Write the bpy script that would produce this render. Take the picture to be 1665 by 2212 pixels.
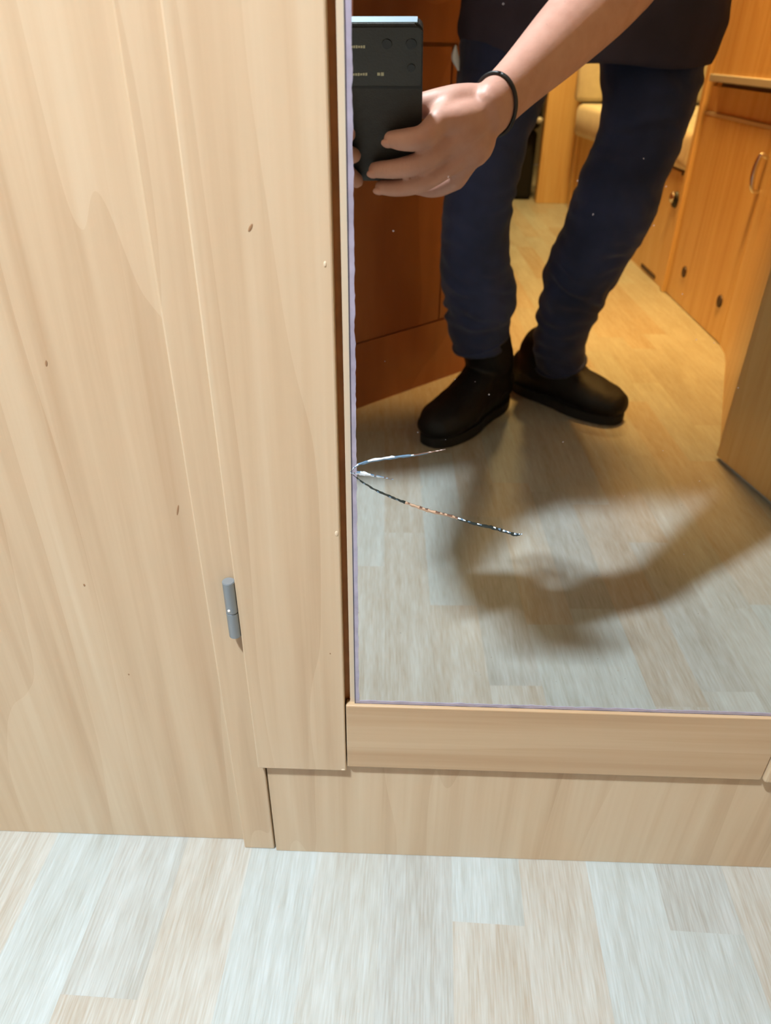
import bpy, bmesh, math, random
import numpy as np
from mathutils import Vector, Matrix, noise

# ------------------------------------------------------------------ clear
for o in list(bpy.data.objects):
    bpy.data.objects.remove(o)
S = bpy.context.scene
COL = S.collection
RNG = random.Random(7)

# ------------------------------------------------------------------ camera (metres; mirror glass is the plane y = 0, room at y < 0)
F, CX, CY = 1570.0, 832.5, 1106.0          # focal length / centre in pixels of the 1665 x 2212 frame
CAM = np.array([0.0, -0.39, 0.625])
def _basis():
    dn = np.array([798 - CX, 3550 - CY, F]); dn /= np.linalg.norm(dn)
    xf = 888.0
    yf = CY - ((798 - CX) * (xf - CX) + F * F) / (3550 - CY)
    fw = np.array([xf - CX, yf - CY, F]); fw /= np.linalg.norm(fw)
    Z = -dn; Y = fw; X = np.cross(Y, Z)
    return np.stack([X, Y, Z])
M = _basis()
RIGHT, UP, FWD = M[:, 0], -M[:, 1], M[:, 2]
cam_d = bpy.data.cameras.new('camera')
cam = bpy.data.objects.new('camera', cam_d); COL.objects.link(cam)
cam.matrix_world = Matrix(((RIGHT[0], UP[0], -FWD[0], CAM[0]), (RIGHT[1], UP[1], -FWD[1], CAM[1]),
                           (RIGHT[2], UP[2], -FWD[2], CAM[2]), (0, 0, 0, 1)))
cam_d.sensor_fit = 'HORIZONTAL'; cam_d.sensor_width = 36.0; cam_d.lens = 36.0 * F / 1665.0
cam_d.clip_start = 0.001; cam_d.clip_end = 50
cam_d.dof.use_dof = True; cam_d.dof.focus_distance = 0.50; cam_d.dof.aperture_fstop = 13.0
S.camera = cam

# ------------------------------------------------------------------ world, lights, exposure
w = bpy.data.worlds.new('world'); S.world = w; w.use_nodes = True
w.node_tree.nodes['Background'].inputs[0].default_value = (0.75, 0.87, 1.0, 1)
w.node_tree.nodes['Background'].inputs[1].default_value = 0.15
def area(name, loc, target, sx, sy, col, e, spread=180):
    l = bpy.data.lights.new(name, 'AREA'); l.shape = 'RECTANGLE'; l.size = sx; l.size_y = sy
    l.color = col; l.energy = e; l.spread = math.radians(spread)
    o = bpy.data.objects.new(name, l); COL.objects.link(o); o.location = loc
    o.rotation_euler = (Vector(target) - Vector(loc)).to_track_quat('-Z', 'Y').to_euler()
    return o
area('daylight_roof_hatch', (-0.52, -0.612, 1.90), (-0.49, -0.56, 0), 0.18, 0.05, (0.79, 0.91, 1.0), 52, 150)
area('fill_entrance_side', (-0.82, -0.40, 1.45), (-0.10, -0.10, 0.60), 0.30, 0.45, (0.84, 0.94, 1.0), 1.2, 120)  # added fill to lift the front wall, no door behind it
area('ceiling_lamp_aisle', (0.58, -1.30, 1.86), (0.60, -1.45, 0), 0.20, 0.20, (1.0, 0.51, 0.13), 9, 62)
area('fill_dinette', (0.55, -2.75, 1.86), (0.55, -2.75, 0), 0.20, 0.20, (1.0, 0.64, 0.22), 21, 120)  # unseen lamp added to brighten the far bench area
S.view_settings.view_transform = 'Standard'; S.view_settings.look = 'None'
S.view_settings.exposure = 0.17; S.view_settings.gamma = 1.0; S.view_settings.use_curve_mapping = False
S.cycles.max_bounces = 6; S.cycles.diffuse_bounces = 3; S.cycles.glossy_bounces = 4; S.cycles.transmission_bounces = 2
S.cycles.use_adaptive_sampling = True; S.cycles.adaptive_threshold = 0.1; S.cycles.adaptive_min_samples = 16
S.cycles.use_denoising = True; S.cycles.caustics_reflective = False; S.cycles.caustics_refractive = False

# ------------------------------------------------------------------ photo geometry helpers (pixel -> place)
def ray(px, py):
    v = M @ np.array([px - CX, py - CY, F]); return v / np.linalg.norm(v)
def on_y(px, py, y):                       # seen directly, on the plane y
    v = ray(px, py); return Vector(CAM + v * ((y - CAM[1]) / v[1]))
def mp(px, py, y):                         # seen in the mirror, real depth y (<0)
    p = on_y(px, py, -y); return Vector((p.x, -p.y, p.z))
def mz(px, py, z):                         # seen in the mirror, real height z
    v = ray(px, py); p = CAM + v * ((z - CAM[2]) / v[2]); return Vector((p[0], -p[1], p[2]))
def ph(a, b, c):                           # phone frame: a to the right, b up, c towards the mirror
    return Vector(CAM + a * RIGHT + b * UP + c * FWD)
def pc(px, py, c):                         # seen in the mirror, on the phone plane offset c
    v = ray(px, py); fl = np.array([1, -1, 1])
    A = CAM * fl; t = (c - FWD @ (A - CAM)) / (FWD @ (v * fl))
    return Vector(A + t * v * fl)
def scale_at(p):                           # pixels per metre for a mirrored point
    q = np.array([p[0], -p[1], p[2]]) - CAM
    return F / float(FWD @ q)

# ------------------------------------------------------------------ object helpers
def link(o, parent=None):
    COL.objects.link(o)
    if parent is not None:
        o.parent = parent
        o.matrix_parent_inverse = Matrix.Translation(-Vector(parent.location))
    return o
def empty(name, loc, label, cat, group=None, kind=None):
    o = bpy.data.objects.new(name, None); o.location = loc; o.empty_display_size = 0.05; COL.objects.link(o)
    tag(o, label, cat, group, kind); return o
def tag(o, label=None, cat=None, group=None, kind=None):
    if label: o['label'] = label
    if cat: o['category'] = cat
    if group: o['group'] = group
    if kind: o['kind'] = kind
    return o
def mesh_obj(name, verts, faces, mat, parent=None, smooth=False):
    me = bpy.data.meshes.new(name); me.from_pydata([tuple(v) for v in verts], [], faces); me.update()
    bm = bmesh.new(); bm.from_mesh(me); bmesh.ops.recalc_face_normals(bm, faces=bm.faces); bm.to_mesh(me); bm.free()
    if smooth: me.shade_smooth()
    o = bpy.data.objects.new(name, me)
    for m_ in (mat if isinstance(mat, (list, tuple)) else [mat]): me.materials.append(m_)
    return link(o, parent)
def bm_obj(name, bm, mat, parent=None, smooth=False):
    me = bpy.data.meshes.new(name); bmesh.ops.recalc_face_normals(bm, faces=bm.faces); bm.to_mesh(me); bm.free()
    if smooth: me.shade_smooth()
    o = bpy.data.objects.new(name, me)
    for m_ in (mat if isinstance(mat, (list, tuple)) else [mat]): me.materials.append(m_)
    return link(o, parent)
def bevel_bm(bm, r, seg=2):
    if r > 0:
        bmesh.ops.bevel(bm, geom=list(bm.edges), offset=r, segments=seg, profile=0.5, affect='EDGES')
def box(name, x0, x1, y0, y1, z0, z1, mat, parent=None, r=0.0, seg=2, smooth=False):
    bm = bmesh.new()
    mtx = Matrix.Translation(((x0 + x1) / 2, (y0 + y1) / 2, (z0 + z1) / 2)) @ Matrix.Diagonal((x1 - x0, y1 - y0, z1 - z0, 1))
    bmesh.ops.create_cube(bm, size=1.0, matrix=mtx); bevel_bm(bm, r, seg)
    return bm_obj(name, bm, mat, parent, smooth)
def prism(name, pts, z0, z1, mat, parent=None, r=0.0, smooth=False):
    bm = bmesh.new()
    a = [bm.verts.new((x, y, z0)) for x, y in pts]; b = [bm.verts.new((x, y, z1)) for x, y in pts]
    n = len(pts); bm.faces.new(a[::-1]); bm.faces.new(b)
    for i in range(n): bm.faces.new((a[i], a[(i + 1) % n], b[(i + 1) % n], b[i]))
    bevel_bm(bm, r); return bm_obj(name, bm, mat, parent, smooth)
def catmull(P, k):
    P = [np.array(p, float) for p in P]; out = []
    Q = [2 * P[0] - P[1]] + P + [2 * P[-1] - P[-2]]
    for i in range(1, len(Q) - 2):
        for j in range(k):
            t = j / k
            out.append(0.5 * (2 * Q[i] + (Q[i + 1] - Q[i - 1]) * t + (2 * Q[i - 1] - 5 * Q[i] + 4 * Q[i + 1] - Q[i + 2]) * t * t
                              + (3 * Q[i] - 3 * Q[i + 1] + Q[i + 2] - Q[i - 1]) * t ** 3))
    out.append(P[-1]); return out
class MB:                                   # collects tubes / ellipsoids, later one mesh
    def __init__(s): s.v = []; s.f = []
    def tube(s, pts, n=20, k=6, ref=(1, 0, 0), round_ends=True):
        """pts: (x, y, z, ra[, rb]) along the axis"""
        P = [(p[0], p[1], p[2], p[3], p[4] if len(p) > 4 else p[3]) for p in pts]
        C = catmull(P, k) if len(P) > 2 else [np.array(P[0]) + (np.array(P[1]) - np.array(P[0])) * i / k for i in range(k + 1)]
        if round_ends:
            def cap(c, d, rr):
                return [np.array([*(c[:3] + d * rr * math.sin(a)), c[3] * max(math.cos(a), .03), c[4] * max(math.cos(a), .03)]) for a in (0.5, 0.95, 1.3, 1.5)]
            d0 = C[0][:3] - C[1][:3]; d0 /= np.linalg.norm(d0); d1 = C[-1][:3] - C[-2][:3]; d1 /= np.linalg.norm(d1)
            C = cap(C[0], d0, min(C[0][3], C[0][4]))[::-1] + C + cap(C[-1], d1, min(C[-1][3], C[-1][4]))
        base = len(s.v); m = len(C)
        for i, c in enumerate(C):
            t = C[min(i + 1, m - 1)][:3] - C[max(i - 1, 0)][:3]; t /= max(np.linalg.norm(t), 1e-9)
            u = np.array(ref, float); u -= t * (u @ t); u /= np.linalg.norm(u); vv = np.cross(t, u)
            for j in range(n):
                a = 2 * math.pi * j / n
                s.v.append(tuple(c[:3] + u * c[3] * math.cos(a) + vv * c[4] * math.sin(a)))
        for i in range(m - 1):
            for j in range(n):
                s.f.append((base + i * n + j, base + i * n + (j + 1) % n, base + (i + 1) * n + (j + 1) % n, base + (i + 1) * n + j))
        s.f.append(tuple(base + j for j in range(n))[::-1]); s.f.append(tuple(base + (m - 1) * n + j for j in range(n)))
    def ball(s, c, r, n=20, rot=None):
        base = len(s.v); R = rot or Matrix.Identity(3)
        rr = r if isinstance(r, (tuple, list)) else (r, r, r)
        m = n // 2
        for i in range(m + 1):
            th = math.pi * min(max(i / m, 1e-3), 1 - 1e-3)
            for j in range(n):
                a = 2 * math.pi * j / n
                q = R @ Vector((rr[0] * math.sin(th) * math.cos(a), rr[1] * math.sin(th) * math.sin(a), rr[2] * math.cos(th)))
                s.v.append((c[0] + q.x, c[1] + q.y, c[2] + q.z))
        for i in range(m):
            for j in range(n):
                s.f.append((base + i * n + j, base + i * n + (j + 1) % n, base + (i + 1) * n + (j + 1) % n, base + (i + 1) * n + j))
        s.f.append(tuple(base + j for j in range(n))); s.f.append(tuple(base + m * n + j for j in range(n))[::-1])
    def build(s, name, mat, parent=None, voxel=None, smooth=3, fac=0.5):
        o = mesh_obj(name, s.v, s.f, mat, parent, smooth=True)
        if voxel: remesh(o, voxel, smooth, fac)
        return o
def remesh(o, voxel, it=3, fac=0.5):
    m1 = o.modifiers.new('r', 'REMESH'); m1.mode = 'VOXEL'; m1.voxel_size = voxel; m1.use_smooth_shade = True
    if it:
        m2 = o.modifiers.new('s', 'SMOOTH'); m2.iterations = it; m2.factor = fac
    dg = bpy.context.evaluated_depsgraph_get()
    me = bpy.data.meshes.new_from_object(o.evaluated_get(dg))
    mats = list(o.data.materials); o.modifiers.clear(); o.data = me; me.materials.clear()
    for m_ in mats: me.materials.append(m_)
    me.shade_smooth()
def displace(o, fn):
    me = o.data; me.update()
    nrm = [v.normal.copy() for v in me.vertices]
    for v, n in zip(me.vertices, nrm): v.co += n * fn(v.co, n)
    me.update()

# ------------------------------------------------------------------ materials
def srgb(r, g, b):
    f = lambda c: (c / 255 / 12.92) if c / 255 <= 0.04045 else ((c / 255 + 0.055) / 1.055) ** 2.4
    return (f(r), f(g), f(b), 1)
def new_mat(name):
    m = bpy.data.materials.new(name); m.use_nodes = True
    nt = m.node_tree; return m, nt, nt.nodes['Principled BSDF']
def nd(nt, typ, **kw):
    n = nt.nodes.new(typ)
    for k, v in kw.items():
        if k.startswith('i_'):
            key = k[2:]; n.inputs[int(key) if key.isdigit() else key].default_value = v
        else: setattr(n, k, v)
    return n
def L(nt, a, b): nt.links.new(a, b)
def mth(nt, op, a, b=None, clamp=False):
    n = nt.nodes.new('ShaderNodeMath'); n.operation = op; n.use_clamp = clamp
    for i, x in enumerate((a, b)):
        if x is None: continue
        if isinstance(x, (int, float)): n.inputs[i].default_value = x
        else: nt.links.new(x, n.inputs[i])
    return n.outputs[0]
def mixc(nt, f, a, b, blend='MIX'):
    n = nt.nodes.new('ShaderNodeMix'); n.data_type = 'RGBA'; n.blend_type = blend
    for i, x in ((0, f), (6, a), (7, b)):
        if isinstance(x, (int, float)): n.inputs[i].default_value = x
        elif isinstance(x, tuple): n.inputs[i].default_value = x
        else: nt.links.new(x, n.inputs[i])
    return n.outputs[2]
def ramp(nt, f, stops):
    n = nt.nodes.new('ShaderNodeValToRGB'); e = n.color_ramp.elements
    while len(e) < len(stops): e.new(0.5)
    for el, (p, c) in zip(e, stops): el.position = p; el.color = c
    nt.links.new(f, n.inputs[0]); return n.outputs[0]
def plain(name, col, rough=0.5, metal=0.0, bump=0.0, bscale=200, var=0.0, vscale=20, sheen=0.0, spec=0.5):
    m, nt, p = new_mat(name)
    p.inputs['Base Color'].default_value = col; p.inputs['Roughness'].default_value = rough; p.inputs['Metallic'].default_value = metal
    p.inputs['Specular IOR Level'].default_value = spec
    if sheen: p.inputs['Sheen Weight'].default_value = sheen
    tc = nd(nt, 'ShaderNodeTexCoord')
    if var:
        nz = nd(nt, 'ShaderNodeTexNoise'); nz.inputs['Scale'].default_value = vscale; nz.inputs['Detail'].default_value = 4
        L(nt, tc.outputs['Object'], nz.inputs['Vector'])
        f = mth(nt, 'MULTIPLY', mth(nt, 'SUBTRACT', nz.outputs[0], 0.35), 3.0, True)
        hi = tuple(min(1, c * (1 + var)) for c in col[:3]) + (1,); lo = tuple(c * (1 - var) for c in col[:3]) + (1,)
        L(nt, mixc(nt, f, lo, hi), p.inputs['Base Color'])
    if bump:
        nz = nd(nt, 'ShaderNodeTexNoise'); nz.inputs['Scale'].default_value = bscale; nz.inputs['Detail'].default_value = 3
        L(nt, tc.outputs['Object'], nz.inputs['Vector'])
        b = nd(nt, 'ShaderNodeBump'); b.inputs['Strength'].default_value = bump; b.inputs['Distance'].default_value = 0.002
        L(nt, nz.outputs[0], b.inputs['Height']); L(nt, b.outputs[0], p.inputs['Normal'])
    return m
def wood(name, light, mid, dark, along='Z', rough=0.38, contrast=1.0, offset=0.0):
    """beech/pear foil: long soft streaks, flame figure, fine pores"""
    m, nt, p = new_mat(name)
    tc = nd(nt, 'ShaderNodeTexCoord'); oi = nd(nt, 'ShaderNodeObjectInfo')
    sx = nd(nt, 'ShaderNodeSeparateXYZ'); L(nt, tc.outputs['Object'], sx.inputs[0])
    X, Y, Z = sx.outputs
    if along == 'Z': acr = mth(nt, 'ADD', mth(nt, 'MULTIPLY', X, 0.94), mth(nt, 'MULTIPLY', Y, 0.8)); lon = Z
    else: acr = Z; lon = mth(nt, 'ADD', X, Y)
    acr = mth(nt, 'ADD', acr, mth(nt, 'ADD', mth(nt, 'MULTIPLY', oi.outputs['Random'], 7.3), offset))
    lon = mth(nt, 'ADD', lon, mth(nt, 'MULTIPLY', oi.outputs['Random'], 3.1))
    def nz(sa, sl, sc, det=3, dist=0.0, z=0.0):
        cb = nd(nt, 'ShaderNodeCombineXYZ'); L(nt, mth(nt, 'MULTIPLY', acr, sa), cb.inputs[0]); L(nt, mth(nt, 'MULTIPLY', lon, sl), cb.inputs[1]); cb.inputs[2].default_value = z
        n = nd(nt, 'ShaderNodeTexNoise'); n.inputs['Scale'].default_value = sc; n.inputs['Detail'].default_value = det; n.inputs['Distortion'].default_value = dist
        L(nt, cb.outputs[0], n.inputs['Vector']); return n.outputs[0]
    warp = nz(9, 1.0, 1.0, 2)
    # flame figure: iso-lines of a warped coordinate
    fl = mth(nt, 'ADD', mth(nt, 'MULTIPLY', acr, 16.0), mth(nt, 'MULTIPLY', warp, 5.0))
    saw = mth(nt, 'FRACT', fl)
    streak = nz(46, 1.3, 1.0, 3, 0.5, 3.0)
    broad = nz(7, 0.5, 1.0, 2, 0.2, 9.0)
    fine = nz(420, 9, 1.0, 2, 0.0, 5.0)
    wisp = nz(120, 3.0, 1.0, 2, 0.8, 7.0)
    f = mth(nt, 'ADD', mth(nt, 'MULTIPLY', saw, 0.22 * contrast), mth(nt, 'MULTIPLY', mth(nt, 'SUBTRACT', streak, 0.5), 1.25 * contrast))
    f = mth(nt, 'ADD', f, mth(nt, 'MULTIPLY', mth(nt, 'SUBTRACT', broad, 0.5), 0.8 * contrast))
    f = mth(nt, 'ADD', f, mth(nt, 'MULTIPLY', mth(nt, 'SUBTRACT', fine, 0.5), 0.18 * contrast))
    f = mth(nt, 'ADD', f, mth(nt, 'MULTIPLY', mth(nt, 'SUBTRACT', wisp, 0.5), 0.55 * contrast))
    f = mth(nt, 'ADD', f, 0.36, True)
    c = ramp(nt, f, [(0.0, light), (0.5, mid), (1.0, dark)])
    L(nt, c, p.inputs['Base Color']); p.inputs['Roughness'].default_value = rough
    b = nd(nt, 'ShaderNodeBump'); b.inputs['Strength'].default_value = 0.05; b.inputs['Distance'].default_value = 0.001
    L(nt, fine, b.inputs['Height']); L(nt, b.outputs[0], p.inputs['Normal'])
    return m
W_L, W_M, W_D = srgb(213, 196, 168), srgb(200, 177, 146), srgb(176, 146, 113)
M_WOOD = wood('beech_foil_upright', W_L, W_M, W_D, 'Z', contrast=0.82)
M_WOODH = wood('beech_foil_level', srgb(198, 175, 143), srgb(186, 158, 124), srgb(168, 136, 100), 'X')
M_WOODR = wood('beech_foil_furniture', srgb(238, 208, 152), srgb(228, 192, 134), srgb(208, 166, 108), 'Z', rough=0.35)
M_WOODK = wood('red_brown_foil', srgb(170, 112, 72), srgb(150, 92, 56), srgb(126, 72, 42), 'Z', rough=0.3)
M_GROOVE = plain('raw_board_edge', srgb(205, 148, 96), 0.7, var=0.1, vscale=60)
M_STRIP = plain('pale_edge_band', srgb(214, 197, 170), 0.45)
M_STEEL = plain('satin_steel', srgb(150, 158, 165), 0.42, 0.75, bump=0.05, bscale=300)
M_CHROME = plain('chrome', srgb(225, 222, 215), 0.15, 1.0)
M_ALU = plain('grey_aluminium_trim', srgb(200, 204, 206), 0.4, 0.2)
M_BLACK = plain('black_plastic', srgb(22, 22, 23), 0.45, bump=0.1, bscale=500)
M_DARKHOLE = plain('dark_brown_plug', srgb(62, 34, 24), 0.5)
M_KNOT = plain('brown_knot', srgb(150, 116, 84), 0.5)
M_WHITE = plain('white_spot', srgb(245, 245, 245), 0.4)
M_CREAM = plain('cream_fabric', srgb(232, 226, 206), 0.9, bump=0.25, bscale=600, var=0.06, vscale=30, sheen=0.2)
M_WALLP = plain('beige_wall', srgb(176, 166, 148), 0.8, bump=0.03)
M_CEIL = plain('beige_ceiling', srgb(176, 168, 152), 0.8, bump=0.03)

def mirror_mat():
    m, nt, p = new_mat('silvered_mirror')
    p.inputs['Base Color'].default_value = (0.70, 0.70, 0.67, 1); p.inputs['Metallic'].default_value = 1.0; p.inputs['Roughness'].default_value = 0.0
    d = nd(nt, 'ShaderNodeBsdfDiffuse'); d.inputs[0].default_value = srgb(205, 190, 185)
    tc = nd(nt, 'ShaderNodeTexCoord')
    mx = nd(nt, 'ShaderNodeMixShader'); out = nt.nodes['Material Output']
    def specks(scale, rad, thr):
        v = nd(nt, 'ShaderNodeTexVoronoi'); v.inputs['Scale'].default_value = scale; L(nt, tc.outputs['Object'], v.inputs['Vector'])
        sp = nd(nt, 'ShaderNodeSeparateColor'); L(nt, v.outputs['Color'], sp.inputs[0])
        r = mth(nt, 'MULTIPLY', sp.outputs[1], rad)
        a = mth(nt, 'LESS_THAN', v.outputs['Distance'], r)
        return mth(nt, 'MULTIPLY', a, mth(nt, 'GREATER_THAN', sp.outputs[0], thr))
    k = mth(nt, 'ADD', specks(300, 0.16, 0.955), specks(120, 0.06, 0.93), True)
    L(nt, mth(nt, 'MULTIPLY', k, 0.24), mx.inputs[0]); L(nt, p.outputs[0], mx.inputs[1]); L(nt, d.outputs[0], mx.inputs[2])
    L(nt, mx.outputs[0], out.inputs[0])
    return m
M_MIRROR = mirror_mat()
M_RIM = plain('lilac_grey_ground_glass', srgb(172, 168, 188), 0.35, 0.2, var=0.15, vscale=80)
M_RIMD = plain('dark_glass_edge', srgb(78, 76, 92), 0.3, 0.3)

def floor_mat():
    m, nt, p = new_mat('whitewashed_oak_vinyl')
    tc = nd(nt, 'ShaderNodeTexCoord'); oi = nd(nt, 'ShaderNodeObjectInfo')
    sx = nd(nt, 'ShaderNodeSeparateXYZ'); L(nt, tc.outputs['Object'], sx.inputs[0])
    ox = mth(nt, 'ADD', sx.outputs[0], mth(nt, 'MULTIPLY', oi.outputs['Random'], 9.7))
    oy = mth(nt, 'ADD', sx.outputs[1], mth(nt, 'MULTIPLY', oi.outputs['Random'], 5.3))
    def nz(sa, sl, det=3, z=0.0, dist=0.0):
        cb = nd(nt, 'ShaderNodeCombineXYZ'); L(nt, mth(nt, 'MULTIPLY', ox, sa), cb.inputs[0]); L(nt, mth(nt, 'MULTIPLY', oy, sl), cb.inputs[1]); cb.inputs[2].default_value = z
        n = nd(nt, 'ShaderNodeTexNoise'); n.inputs['Scale'].default_value = 1; n.inputs['Detail'].default_value = det; n.inputs['Distortion'].default_value = dist
        L(nt, cb.outputs[0], n.inputs['Vector']); return n.outputs[0]
    a = nz(620, 34, 3, 1.0); b = nz(110, 7, 3, 4.0, 0.4); c = nz(22, 5, 2, 8.0)
    col = oi.outputs['Color']
    f = mth(nt, 'ADD', mth(nt, 'MULTIPLY', mth(nt, 'SUBTRACT', a, 0.5), 1.2), mth(nt, 'MULTIPLY', mth(nt, 'SUBTRACT', b, 0.5), 0.9))
    f = mth(nt, 'ADD', mth(nt, 'ADD', f, mth(nt, 'MULTIPLY', mth(nt, 'SUBTRACT', c, 0.5), 0.8)), 0.5, True)
    lo = mixc(nt, 1.0, col, srgb(226, 216, 202), 'MULTIPLY')
    hi = mixc(nt, 0.45, col, srgb(190, 198, 198))
    L(nt, mixc(nt, f, lo, hi), p.inputs['Base Color'])
    p.inputs['Roughness'].default_value = 0.42; p.inputs['Specular IOR Level'].default_value = 0.35
    bm_ = nd(nt, 'ShaderNodeBump'); bm_.inputs['Strength'].default_value = 0.12; bm_.inputs['Distance'].default_value = 0.0008
    L(nt, a, bm_.inputs['Height']); L(nt, bm_.outputs[0], p.inputs['Normal'])
    return m
M_FLOOR = floor_mat()
M_SUB = plain('grey_subfloor', srgb(185, 180, 168), 0.8)

# ================================================================== SETTING
floor = box('floor', -0.90, 1.35, -4.7, 0.06, -0.03, -0.0015, M_SUB); tag(floor, 'pale whitewashed oak plank floor of the caravan', 'floor', kind='structure')
# planks 61 mm wide, running almost at right angles to the mirror
SL = 0.031; ANG = -math.atan(SL); PW = 0.0612
LENS = (0.30, 0.36, 0.43)
def plank_mesh(l):
    bm = bmesh.new(); bmesh.ops.create_cube(bm, size=1, matrix=Matrix.Diagonal((PW, l, 0.002, 1)))
    me = bpy.data.meshes.new('plank'); bm.to_mesh(me); bm.free(); me.materials.append(M_FLOOR); return me
PM = [plank_mesh(l) for l in LENS]
COOL, PALE, BEIGE, GREY, WARM = srgb(168, 177, 179), srgb(169, 173, 171), srgb(171, 167, 158), srgb(160, 163, 161), srgb(165, 158, 146)
first_tone = {-7: BEIGE, -6: COOL, -5: GREY, -4: BEIGE, -3: COOL, -2: PALE, -1: GREY, 0: COOL, 1: BEIGE, 2: COOL, 3: GREY, 4: BEIGE}
prev = None
for k in range(-14, 14):
    x0 = 0.056 + (k + 0.5) * PW
    y = 0.05 + RNG.random() * 0.26
    if k == 0: seq = [(0.05 + 0.25, 0)]
    i = 0
    if k == 0: y = -0.058 + LENS[1]
    if k == 2: y = -0.325 + LENS[2]
    while y > -3.55:
        li = RNG.randrange(3)
        if i == 0 and k == 0: li = 1
        if i == 0 and k == 2: li = 2
        l = LENS[li]; yc = y - l / 2
        o = bpy.data.objects.new('plank', PM[li]); o.location = (x0 + SL * yc, yc, -0.001); o.rotation_euler = (0, 0, ANG)
        tone = first_tone.get(k) if i == 0 and k in first_tone else RNG.choice((COOL, PALE, BEIGE, GREY, WARM, PALE, BEIGE))
        if k == 0 and i == 1: tone = BEIGE
        j = 1 + RNG.uniform(-0.03, 0.03); o.color = (tone[0] * j, tone[1] * j, tone[2] * j, 1)
        COL.objects.link(o); o.parent = floor
        y -= l / math.hypot(1, SL); i += 1

ST = -0.0036                                    # front of the mirror door's stiles and rail
xs = lambda px, py, y: on_y(px, py, y).x
zs = lambda px, py, y: on_y(px, py, y).z
# left wall panel, hinge post, plinth
wall_front = box('wall_front', -0.86, -0.128, 0.0115, 0.05, 0.0, 1.95, M_WOOD, r=0.0008); tag(wall_front, 'smooth pale beech wall panel left of the mirror door', 'wall', kind='structure')
post_x0, post_x1 = xs(527, 1825, 0.003), xs(577, 1700, 0.003)
trim_1 = box('trim_1', post_x0, post_x1, 0.003, 0.05, 0.0, 1.95, M_WOOD, r=0.0012); tag(trim_1, 'narrow beech post carrying the door hinge', 'trim', kind='structure')
plinth = box('baseboard_front', post_x1 + 0.0018, 0.62, 0.0015, 0.045, 0.0, 0.135, M_WOOD, r=0.0006); tag(plinth, 'low beech plinth board under the mirror door', 'baseboard', kind='structure')
fill = box('trim_2', post_x1 - 0.004, 0.62, 0.030, 0.05, 0.0, 1.95, M_GROOVE); tag(fill, 'brown carcass board behind the mirror door', 'trim', kind='structure')

# ------------------------------------------------------------------ mirror door
zr_top, zr_bot = zs(850, 1524, ST), zs(1200, 1672, ST)
DTOP = 1.72
door = empty('mirror_door', (0.10, 0.0, zr_bot), 'pale beech wardrobe door with a full-length cracked mirror', 'door')
sx0, sx1 = xs(556, 1655, ST), xs(747.5, 1655, ST)
box('stile', sx0, sx1, ST, 0.0045, zs(660, 1663, ST), DTOP, M_WOOD, door, r=0.0011)
rx0 = xs(1652, 1685, ST - 0.003)
box('stile', rx0, rx0 + 0.07, ST - 0.003, 0.0045, zs(1655, 1694, ST - 0.003), DTOP, M_WOOD, door, r=0.003, seg=3)
box('bottom_rail', sx1 + 0.0009, rx0 - 0.0005, ST + 0.0004, 0.0045, zr_bot, zs(850, 1521, 0.0), M_WOODH, door, r=0.0009)
box('top_rail', sx1 + 0.0009, rx0 - 0.0005, ST + 0.0004, 0.0045, DTOP - 0.06, DTOP, M_WOODH, door, r=0.0009)
gx0 = -0.0302; bx0 = -0.0338
tag(box('backing_board', bx0, rx0 + 0.01, 0.0012, 0.0048, zr_bot + 0.01, DTOP - 0.01, M_STRIP, door), 'pale edge of the board behind the glass')
box('core_board', sx1 - 0.01, rx0 + 0.02, 0.005, 0.02, zr_bot + 0.004, DTOP - 0.01, M_GROOVE, door)
gz0, gz1 = zr_top - 0.006, DTOP - 0.055
glass = box('mirror_glass', gx0, rx0 + 0.004, 0.0, 0.0011, gz0, gz1, M_MIRROR, door); glass['label'] = 'silvered mirror glass with a chipped crack at its left edge'
# ground, slightly eaten rim of the silvering (left side and bottom)
def rim(name, mat, along, fixed, width, amp, y, lo, hi, step, seed):
    V, Fc = [], []; n = int((hi - lo) / step)
    for i in range(n + 1):
        t = lo + (hi - lo) * i / n
        wv = width + amp * (noise.noise((t * 90, seed, 0)) + 0.6 * noise.noise((t * 300, seed, 3)))
        for q in (fixed, fixed + wv):
            V.append((q, y, t) if along == 'z' else (t, y, q))
    for i in range(n):
        Fc.append((2 * i, 2 * i + 1, 2 * i + 3, 2 * i + 2))
    b = len(V); V += [(v[0], 0.0002, v[2]) for v in V]
    for i in range(n): Fc.append((2 * i + 1, 2 * i + 3, b + 2 * i + 3, b + 2 * i + 1))
    return mesh_obj(name, V, Fc, mat, glass)
zb = zs(850, 1522, 0.0) - 0.0005
rim('ground_edge', M_RIM, 'z', gx0, 0.0034, 0.0007, -0.0002, zb, gz1, 0.0015, 1.0)
rim('ground_edge', M_RIM, 'x', zb, 0.0042, 0.0009, -0.00025, gx0, rx0, 0.002, 5.0)
rim('ground_edge', M_RIMD, 'z', gx0, 0.0006, 0.0001, -0.0004, zb, gz1, 0.01, 2.0)
rim('ground_edge', M_RIMD, 'x', zb, 0.0014, 0.0004, -0.0004, gx0, rx0, 0.003, 7.0)
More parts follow.
